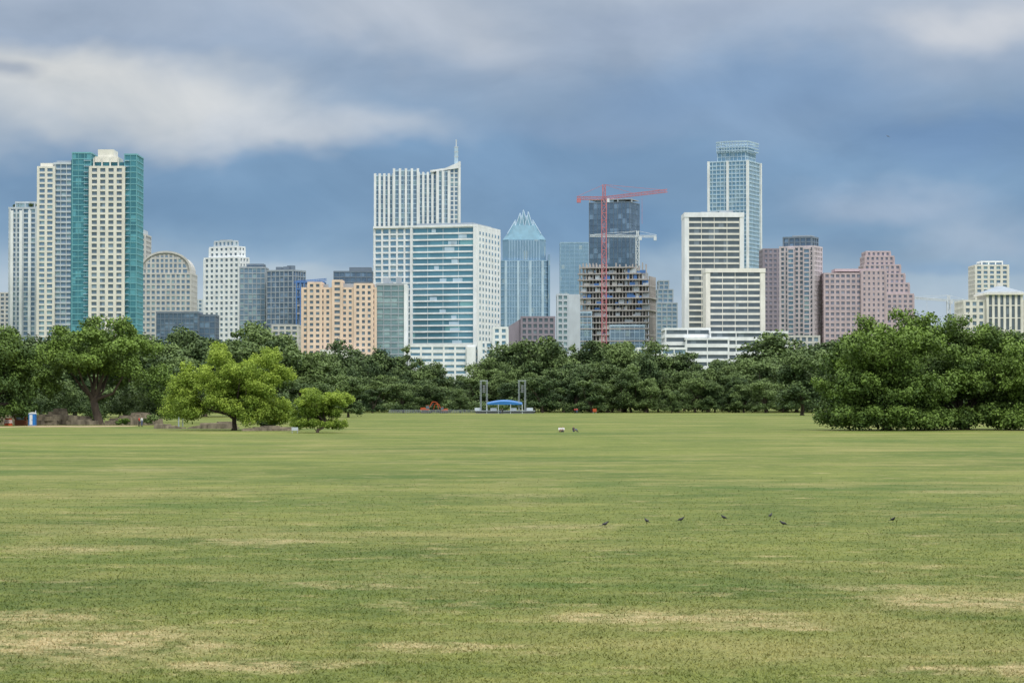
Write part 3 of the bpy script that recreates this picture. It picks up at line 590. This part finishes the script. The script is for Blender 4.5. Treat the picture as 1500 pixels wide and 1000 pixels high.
crane('tower_crane',1690,934,338,346,345,864,962,wcr,2.2,.5)
crane('tower_crane',1900,1390,432,440,436,1337,1412,wcr,2.4,.6)
# ================================================================= STAGE + SITE
steel=solid('steel_truss',S(110,116,120),.5); bl=solid('blue_canopy_fabric',S(36,112,180,.9),.6); deck=solid('stage_deck',S(96,100,104)); 
D=770; b=Bld('festival_stage',D,738)
for px in (709,765):
    for dx in (-1.0,.9):
        b.truss((b.X(px)+dx,0,0),(b.X(px)+dx,0,b.Z(558)),.40,9,.10,'tower',grey)
    b.box(b.X(px)-1.3,b.X(px)+1.2,-.3,.3,b.Z(558),b.Z(558)+.25,'tower_head',grey)
    for k in range(4): b.box(b.X(px)-.4,b.X(px)+.4,-.7-.05*k,-.1,b.Z(566)-k*.62,b.Z(566)-k*.62+.45,'speaker_array',steel)
b.box(b.X(697),b.X(783),-1,9,0,b.Z(602),'stage_deck_base',deck); b.box(b.X(697)-.2,b.X(783)+.2,-1.3,9.1,b.Z(602),b.Z(601.2),'stage_floor',grey)
xs=np.linspace(b.X(713),b.X(765),13)
for i in range(12):
    za=b.Z(591)+.8*math.sin(math.pi*i/12); zb=b.Z(591)+.8*math.sin(math.pi*(i+1)/12)
    v,f,_=b.get('canopy',bl); k=len(v); v+=[(xs[i],-1,za-.1),(xs[i+1],-1,zb-.1),(xs[i+1],8,zb+.4),(xs[i],8,za+.4),(xs[i],-1,b.Z(592.5)),(xs[i+1],-1,b.Z(592.5))]; f+=[(k,k+1,k+2,k+3),(k+4,k+5,k+1,k)]
for px in (713,730,748,765): b.beam((b.X(px),-1,0),(b.X(px),-1,b.Z(592)),.2,'canopy_posts',pale); b.beam((b.X(px),8,0),(b.X(px),8,b.Z(592)),.2,'canopy_posts',pale)
for px in (700,723,752,776): b.box(b.X(px)-1,b.X(px)+1,0,2,b.Z(601),b.Z(597),'side_equipment',pale)
b.done()
b=Bld('barrier_fence',775,640)
for px in np.arange(570,700,3.2): b.box(b.X(px)-.06,b.X(px)+.06,0,.12,0,1.1,'posts',steel)
for z in (.3,.7,1.05): b.box(b.X(570),b.X(699),.02,.1,z,z+.08,'rails',grey)
b.done()
org=solid('orange_machine_paint',S(190,84,40,.8),.6); blk=solid('black_rubber',(.03,.03,.03,1),.8)
def excavator(px,D,flip=1,sc=1):
    a=Acc()
    for y in (-1.3,.9):
        a.xz([(-2,.15),(-1.6,0),(1.6,0),(2,.15),(2.1,.55),(1.7,.9),(-1.7,.9),(-2.1,.55)],y,y+.5,'tracks',blk)
    a.box(-1.6,1.2,-1.2,1.2,.95,1.2,'turntable',blk); a.xz([(-2.2,1.2),(1.2,1.2),(1.2,1.7),(.2,1.9),(-.6,2.3),(-2.1,2.2)],-1.3,1.3,'engine_house',org)
    a.xz([(.05,1.72),(1.4,1.72),(1.35,2.4),(1.0,3.0),(.05,3.0)],-1.32,-.3,'cab',g_dark); a.box(0,1.1,-1.36,-.26,3.0,3.12,'cab_roof',org)
    a.beam((1,.3,1.8),(2.6,.3,4.6),.35,'boom',org); a.beam((2.6,.3,4.6),(4.4,.3,4.3),.3,'boom',org); a.beam((4.4,.3,4.3),(5.0,.3,1.7),.25,'stick',org); a.beam((1.2,.3,1.9),(3,.3,3.9),.14,'hydraulic_ram',steel)
    a.xz([(4.6,1.7),(5.3,1.7),(5.2,.8),(4.6,.5),(4.1,.9)],-.2,.8,'bucket',blk)
    e=empty('excavator',(WX(px,D),D,0)); e.scale=(flip*sc,sc,sc); a.finish(e)
excavator(624,784,1,.8); excavator(650,786,-1,.65)
def toilet(px,D,col):
    a=Acc(); m=solid('blue_plastic',S(36,120,200,.8),.45); wt=solid('white_plastic',T(215,215,215),.5)
    a.box(-.6,.6,-.6,.6,.1,2.1,'body',m); a.box(-.66,.66,-.66,.66,0,.1,'skid_base',solid('grey_plastic',T(120,120,120))); a.box(-.42,.1,-.64,-.6,.15,1.95,'door',wt); a.xz([(-.66,2.1),(.66,2.1),(.5,2.3),(0,2.42),(-.5,2.3)],-.64,.64,'roof',wt)
    a.tube([(.45,.45,2.1),(.45,.45,2.7)],[.06,.06],'vent_pipe',wt); a.box(-.02,.06,-.68,-.641,1,1.15,'handle',blk)
    e=empty('portable_toilet',(WX(px,D),D,0)); a.finish(e)
toilet(48,436,0)
def barrel(px,D,s=1):
    a=Acc(); a.tube([(0,0,0),(0,0,.1),(0,0,.11),(0,0,.95),(0,0,1.0)],[.38,.38,.3,.24,.1],'drum',org,12); a.tube([(0,0,.4),(0,0,.52)],[.31,.3],'reflective_band',white,12); a.tube([(0,0,.65),(0,0,.77)],[.29,.28],'reflective_band_upper',white,12)
    e=empty('traffic_barrel',(WX(px,D),D,0)); e.scale=(s,s,s); a.finish(e)
barrel(10,437,1.3); barrel(15,436,1.3)
a=Acc(); om=solid('terracotta_paint',S(176,104,72,.7),.7)
a.box(-1.0,1.0,0,1.6,0,1.9,'kiosk_body',om); a.box(-1.2,1.2,-.3,1.9,1.9,2.05,'kiosk_roof',cream); a.box(-.7,.7,-.03,0,1.0,1.6,'serving_hatch',g_dark); a.finish(empty('kiosk',(WX(30,442),442,0)))
rock=solid('limestone_rock',S(132,122,104,.8),.95,0,.55,1.0)
# limestone ledge: blocky, flat-topped, layered boulders
def ledge(name,px0,px1,D,hmin,hmax,nk,ry=2):
    a=Acc(); e=empty(name,(WX((px0+px1)/2,D),D,0)); hw=(WX(px1,D)-WX(px0,D))/2
    for i in range(nk):
        cx=random.uniform(-hw,hw); cy=random.uniform(-ry,ry); prof=.65+.35*math.sin(cx*.55+px0); h=(random.uniform(hmin,hmax))*prof*(1-.12*(ry-cy)/ry); wd=random.uniform(.7,1.7)*min(1,h); z=-.05; lay=max(1,int(h/.8)); k=1
        for L in range(lay):
            hh=h/lay; m=random.randint(6,8); pts=[]
            for j in range(m):
                th=2*math.pi*j/m+random.uniform(-.25,.25); rr=wd*k*random.uniform(.8,1.15); pts.append((cx+rr*math.cos(th)*1.35,cy+rr*math.sin(th)*.8))
            top=[(cx+(x_-cx)*.9,cy+(y_-cy)*.9) for x_,y_ in pts]
            a.prism(pts,z,z+hh*.92,'boulders',rock,top=top); z+=hh*.93; k*=random.uniform(.85,1.02)
    a.finish(e)
ledge('rock_outcrop',52,138,449,1.6,3.6,60,3); ledge('rock_outcrop',158,228,449,1.2,2.9,46,3); ledge('rock_outcrop',232,350,395,.6,1.4,44); ledge('rock_outcrop',360,440,370,.4,1.0,30)
a=Acc(); sw=solid('stone_wall_mortar',S(150,138,120,.75),.95,0,.3,1); ws=solid('wall_stone',S(180,166,142,.8),.95,0,.35,.9)
for i in range(135):
    row=i//45; k=i%45; a.box(-9+k*.6+row*.25+.03,-8.45+k*.6+row*.25,-.4-random.uniform(0,.08),.4,row*.6,row*.6+.56,'stones',ws)
a.box(-9,18.2,-.32,.32,0,1.75,'mortar_core',sw); a.finish(empty('stone_wall',(WX(-40,455),455,0)))
a=Acc(); a.tube([(0,0,0),(0,0,3.0),(0,0,4.2)],[.12,.09,.07],'pole',grey); a.beam((0,0,4.1),(.7,0,4.25),.08,'arm',grey); a.box(.5,.95,-.14,.14,4.16,4.28,'lamp_head',grey); a.finish(empty('street_lamp',(WX(262,420),420,0)))
a=Acc(); a.tube([(0,0,0),(0,0,3.4)],[.09,.08],'pole',grey); a.box(-.3,.3,-.13,-.09,2.6,3.2,'sign_panel',grey); a.finish(empty('signpost',(WX(268,424),424,0)))
a=Acc(); a.box(-.45,.45,-.04,0,.4,.85,'panel',pale); a.box(-.4,-.33,0,.06,0,.85,'leg_1',grey); a.box(.33,.4,0,.06,0,.85,'leg_2',grey); a.finish(empty('park_sign',(WX(432,343),343,0)))
a=Acc(); a.box(-.6,.6,-.04,0,.5,1.5,'panel',org); a.box(-.5,-.4,0,.06,0,1.5,'leg_1',grey); a.box(.4,.5,0,.06,0,1.5,'leg_2',grey); a.finish(empty('construction_sign',(WX(871,772),772,0)))
# ================================================================= PEOPLE
skin=solid('skin',(.42,.26,.19,1),.6,0,.05); hair=solid('dark_hair',(.03,.02,.015,1),.7)
def person(px,D,pose,shirt,pants,rz=0):
    ms_=solid('shirt_'+shirt[0],shirt[1],.85); mp=solid('pants_'+pants[0],pants[1],.85)
    if pose=='stand':
        J={'pel':(0,0,.95),'chest':(0,0,1.3),'neck':(0,0,1.5),'head':(0,-.02,1.66),'sl':(-.19,0,1.42),'sr':(.19,0,1.42),'el':(-.25,.02,1.12),'er':(.25,.02,1.12),'hl':(-.27,-.06,.84),'hr':(.27,-.06,.84),'pl':(-.1,0,.9),'pr':(.1,0,.9),'kl':(-.12,-.03,.5),'kr':(.14,.03,.5),'al':(-.13,.03,.08),'ar':(.16,.06,.08),'tl':(-.14,-.14,.03),'tr':(.18,-.1,.03)}
    else:
        J={'pel':(0,0,.12),'chest':(0,.03,.45),'neck':(0,0,.66),'head':(0,-.04,.82),'sl':(-.19,.01,.58),'sr':(.19,.01,.58),'el':(-.26,-.08,.34),'er':(.26,-.08,.34),'hl':(-.16,-.3,.36),'hr':(.16,-.3,.36),'pl':(-.1,-.03,.12),'pr':(.1,-.03,.12),'kl':(-.16,-.42,.45),'kr':(.16,-.42,.45),'al':(-.14,-.66,.08),'ar':(.14,-.66,.08),'tl':(-.14,-.84,.04),'tr':(.14,-.84,.04)}
    R={'pel':.15,'chest':.165,'neck':.06,'head':.105,'sl':.075,'sr':.075,'el':.048,'er':.048,'hl':.035,'hr':.035,'pl':.1,'pr':.1,'kl':.065,'kr':.065,'al':.045,'ar':.045,'tl':.035,'tr':.035}
    ks=list(J); E=[('pel','chest'),('chest','neck'),('neck','head'),('chest','sl'),('chest','sr'),('sl','el'),('sr','er'),('el','hl'),('er','hr'),('pel','pl'),('pel','pr'),('pl','kl'),('pr','kr'),('kl','al'),('kr','ar'),('al','tl'),('ar','tr')]
    me=bpy.data.meshes.new('b'); me.from_pydata([J[k] for k in ks],[(ks.index(a_),ks.index(c_)) for a_,c_ in E],[]); o=link(bpy.data.objects.new('tmp',me))
    md=o.modifiers.new('s','SKIN'); sd=o.modifiers.new('u','SUBSURF'); sd.levels=2
    for i,k in enumerate(ks): me.skin_vertices[0].data[i].radius=(R[k],R[k]*(.75 if k in('pel','chest') else 1)); me.skin_vertices[0].data[i].use_root=(k=='pel')
    bpy.context.view_layer.update(); m2=bpy.data.meshes.new_from_object(o.evaluated_get(bpy.context.evaluated_depsgraph_get())); bpy.data.objects.remove(o)
    m2.materials.clear(); 
    for m_ in (skin,ms_,mp,hair,blk): m2.materials.append(m_)
    JJ={k:Vector(v) for k,v in J.items()}; grp={'pel':2,'chest':1,'neck':0,'head':0,'sl':1,'sr':1,'el':1,'er':1,'hl':0,'hr':0,'pl':2,'pr':2,'kl':2,'kr':2,'al':4,'ar':4,'tl':4,'tr':4}
    hd=JJ['head']
    for p in m2.polygons:
        c=p.center; k=min(JJ,key=lambda q:(JJ[q]-c).length-R[q]); g_=grp[k]
        if k=='head' and (c.z>hd.z+.04 or c.y>hd.y+.02): g_=3
        p.material_index=g_; p.use_smooth=True
    e=empty('person',(WX(px,D),D,0),rz); q=link(bpy.data.objects.new('body',m2)); q.parent=e
    a=Acc(); a.sph(tuple(hd+Vector((0,-.12,-.01))),(.016,.025,.025),'nose',skin,6,4); a.sph(tuple(hd+Vector((-.035,-.1,.02))),(.012,.012,.01),'eye_l',hair,6,4); a.sph(tuple(hd+Vector((.035,-.1,.02))),(.012,.012,.01),'eye_r',hair,6,4); a.finish(e)
Wh=('white',(.7,.7,.7,1)); Bk=('black',(.03,.03,.035,1)); Rd=('red',(.55,.06,.05,1)); Bu=('denim',(.08,.11,.2,1)); Tn_=('tan',(.35,.27,.18,1))
person(820,355,'sit',Wh,Tn_,.6); person(824.5,356,'sit',Wh,Bk,-.5); person(840,357,'sit',Bk,Bu,1.0)
person(736,745,'stand',Bk,Bk,.3); person(733,748,'stand',Bk,Bu,2); person(845,768,'stand',Rd,Bu,.2); person(842,769,'stand',Rd,Bk,3); person(208,420,'stand',Wh,Bu,1); person(204,421,'stand',Rd,Bk,2)
# ================================================================= BIRDS
bb=solid('black_feathers',(.012,.012,.016,1),.45)
def bird(px,py,rz,s=.78,head=.0):
    D=GD(py); a=Acc()
    a.tube([(-.17,0,.10),(-.10,0,.13),(-.03,0,.145),(.05,0,.16),(.10,0,.19),(.13,0,.22+head),(.155,0,.235+head),(.18,0,.232+head),(.215,0,.222+head)],[.012,.035,.060,.060,.044,.030,.032,.016,.003],'body',bb,8)
    a.prism([(-.31,-.03),(-.14,-.018),(-.14,.018),(-.31,.03)],.085,.10,'tail',bb)
    for y in (-.05,.05): a.sph((-.03,y,.145),(.1,.012,.036),'wing',bb,8,5)
    for y in (-.02,.02): a.tube([(.01,y,.11),(.0,y,.05),(.01,y,0)],[.008,.005,.005],'leg',bb,5); a.beam((-.01,y,.004),(.045,y,.004),.008,'foot',bb)
    e=empty('blackbird',(WX(px,D),D,.01),rz); e.scale=(s,s,s*1.15); a.finish(e,True)
for px,py,rz in ((886,772,.4),(947,767,2.1),(997,765,.2),(1060,762,2.4),(1128,759,1.0),(1147,771,3.0),(1307,765,-1.0)): bird(px,py,rz)
D=300; a=Acc(); a.tube([(-.2,0,0),(-.1,0,0),(.05,0,0),(.15,0,.01),(.22,0,0)],[.01,.04,.05,.03,.004],'body',bb,8)
for s_ in (-1,1): a.prism([(.05,0),(.08,s_*.15),(0,s_*.4),(-.08,s_*.15),(-.08,0)][::s_],0,.012,'wing',bb)
e=empty('flying_bird',(WX(1302,D),D,WZ(199,D)),.6); a.finish(e); e.rotation_euler=(.5,0,.8)
# ================================================================= CAMERA
cd=bpy.data.cameras.new('camera'); cd.sensor_width=36; cd.lens=F*36/1500; cd.clip_end=30000; cd.clip_start=.5
co=link(bpy.data.objects.new('camera',cd)); co.location=(0,0,CAMH); co.rotation_euler=(math.radians(90)+math.atan(82/F),0,0)
scene.camera=co
scene.view_settings.view_transform='Standard'; scene.view_settings.look='None'; scene.view_settings.exposure=0
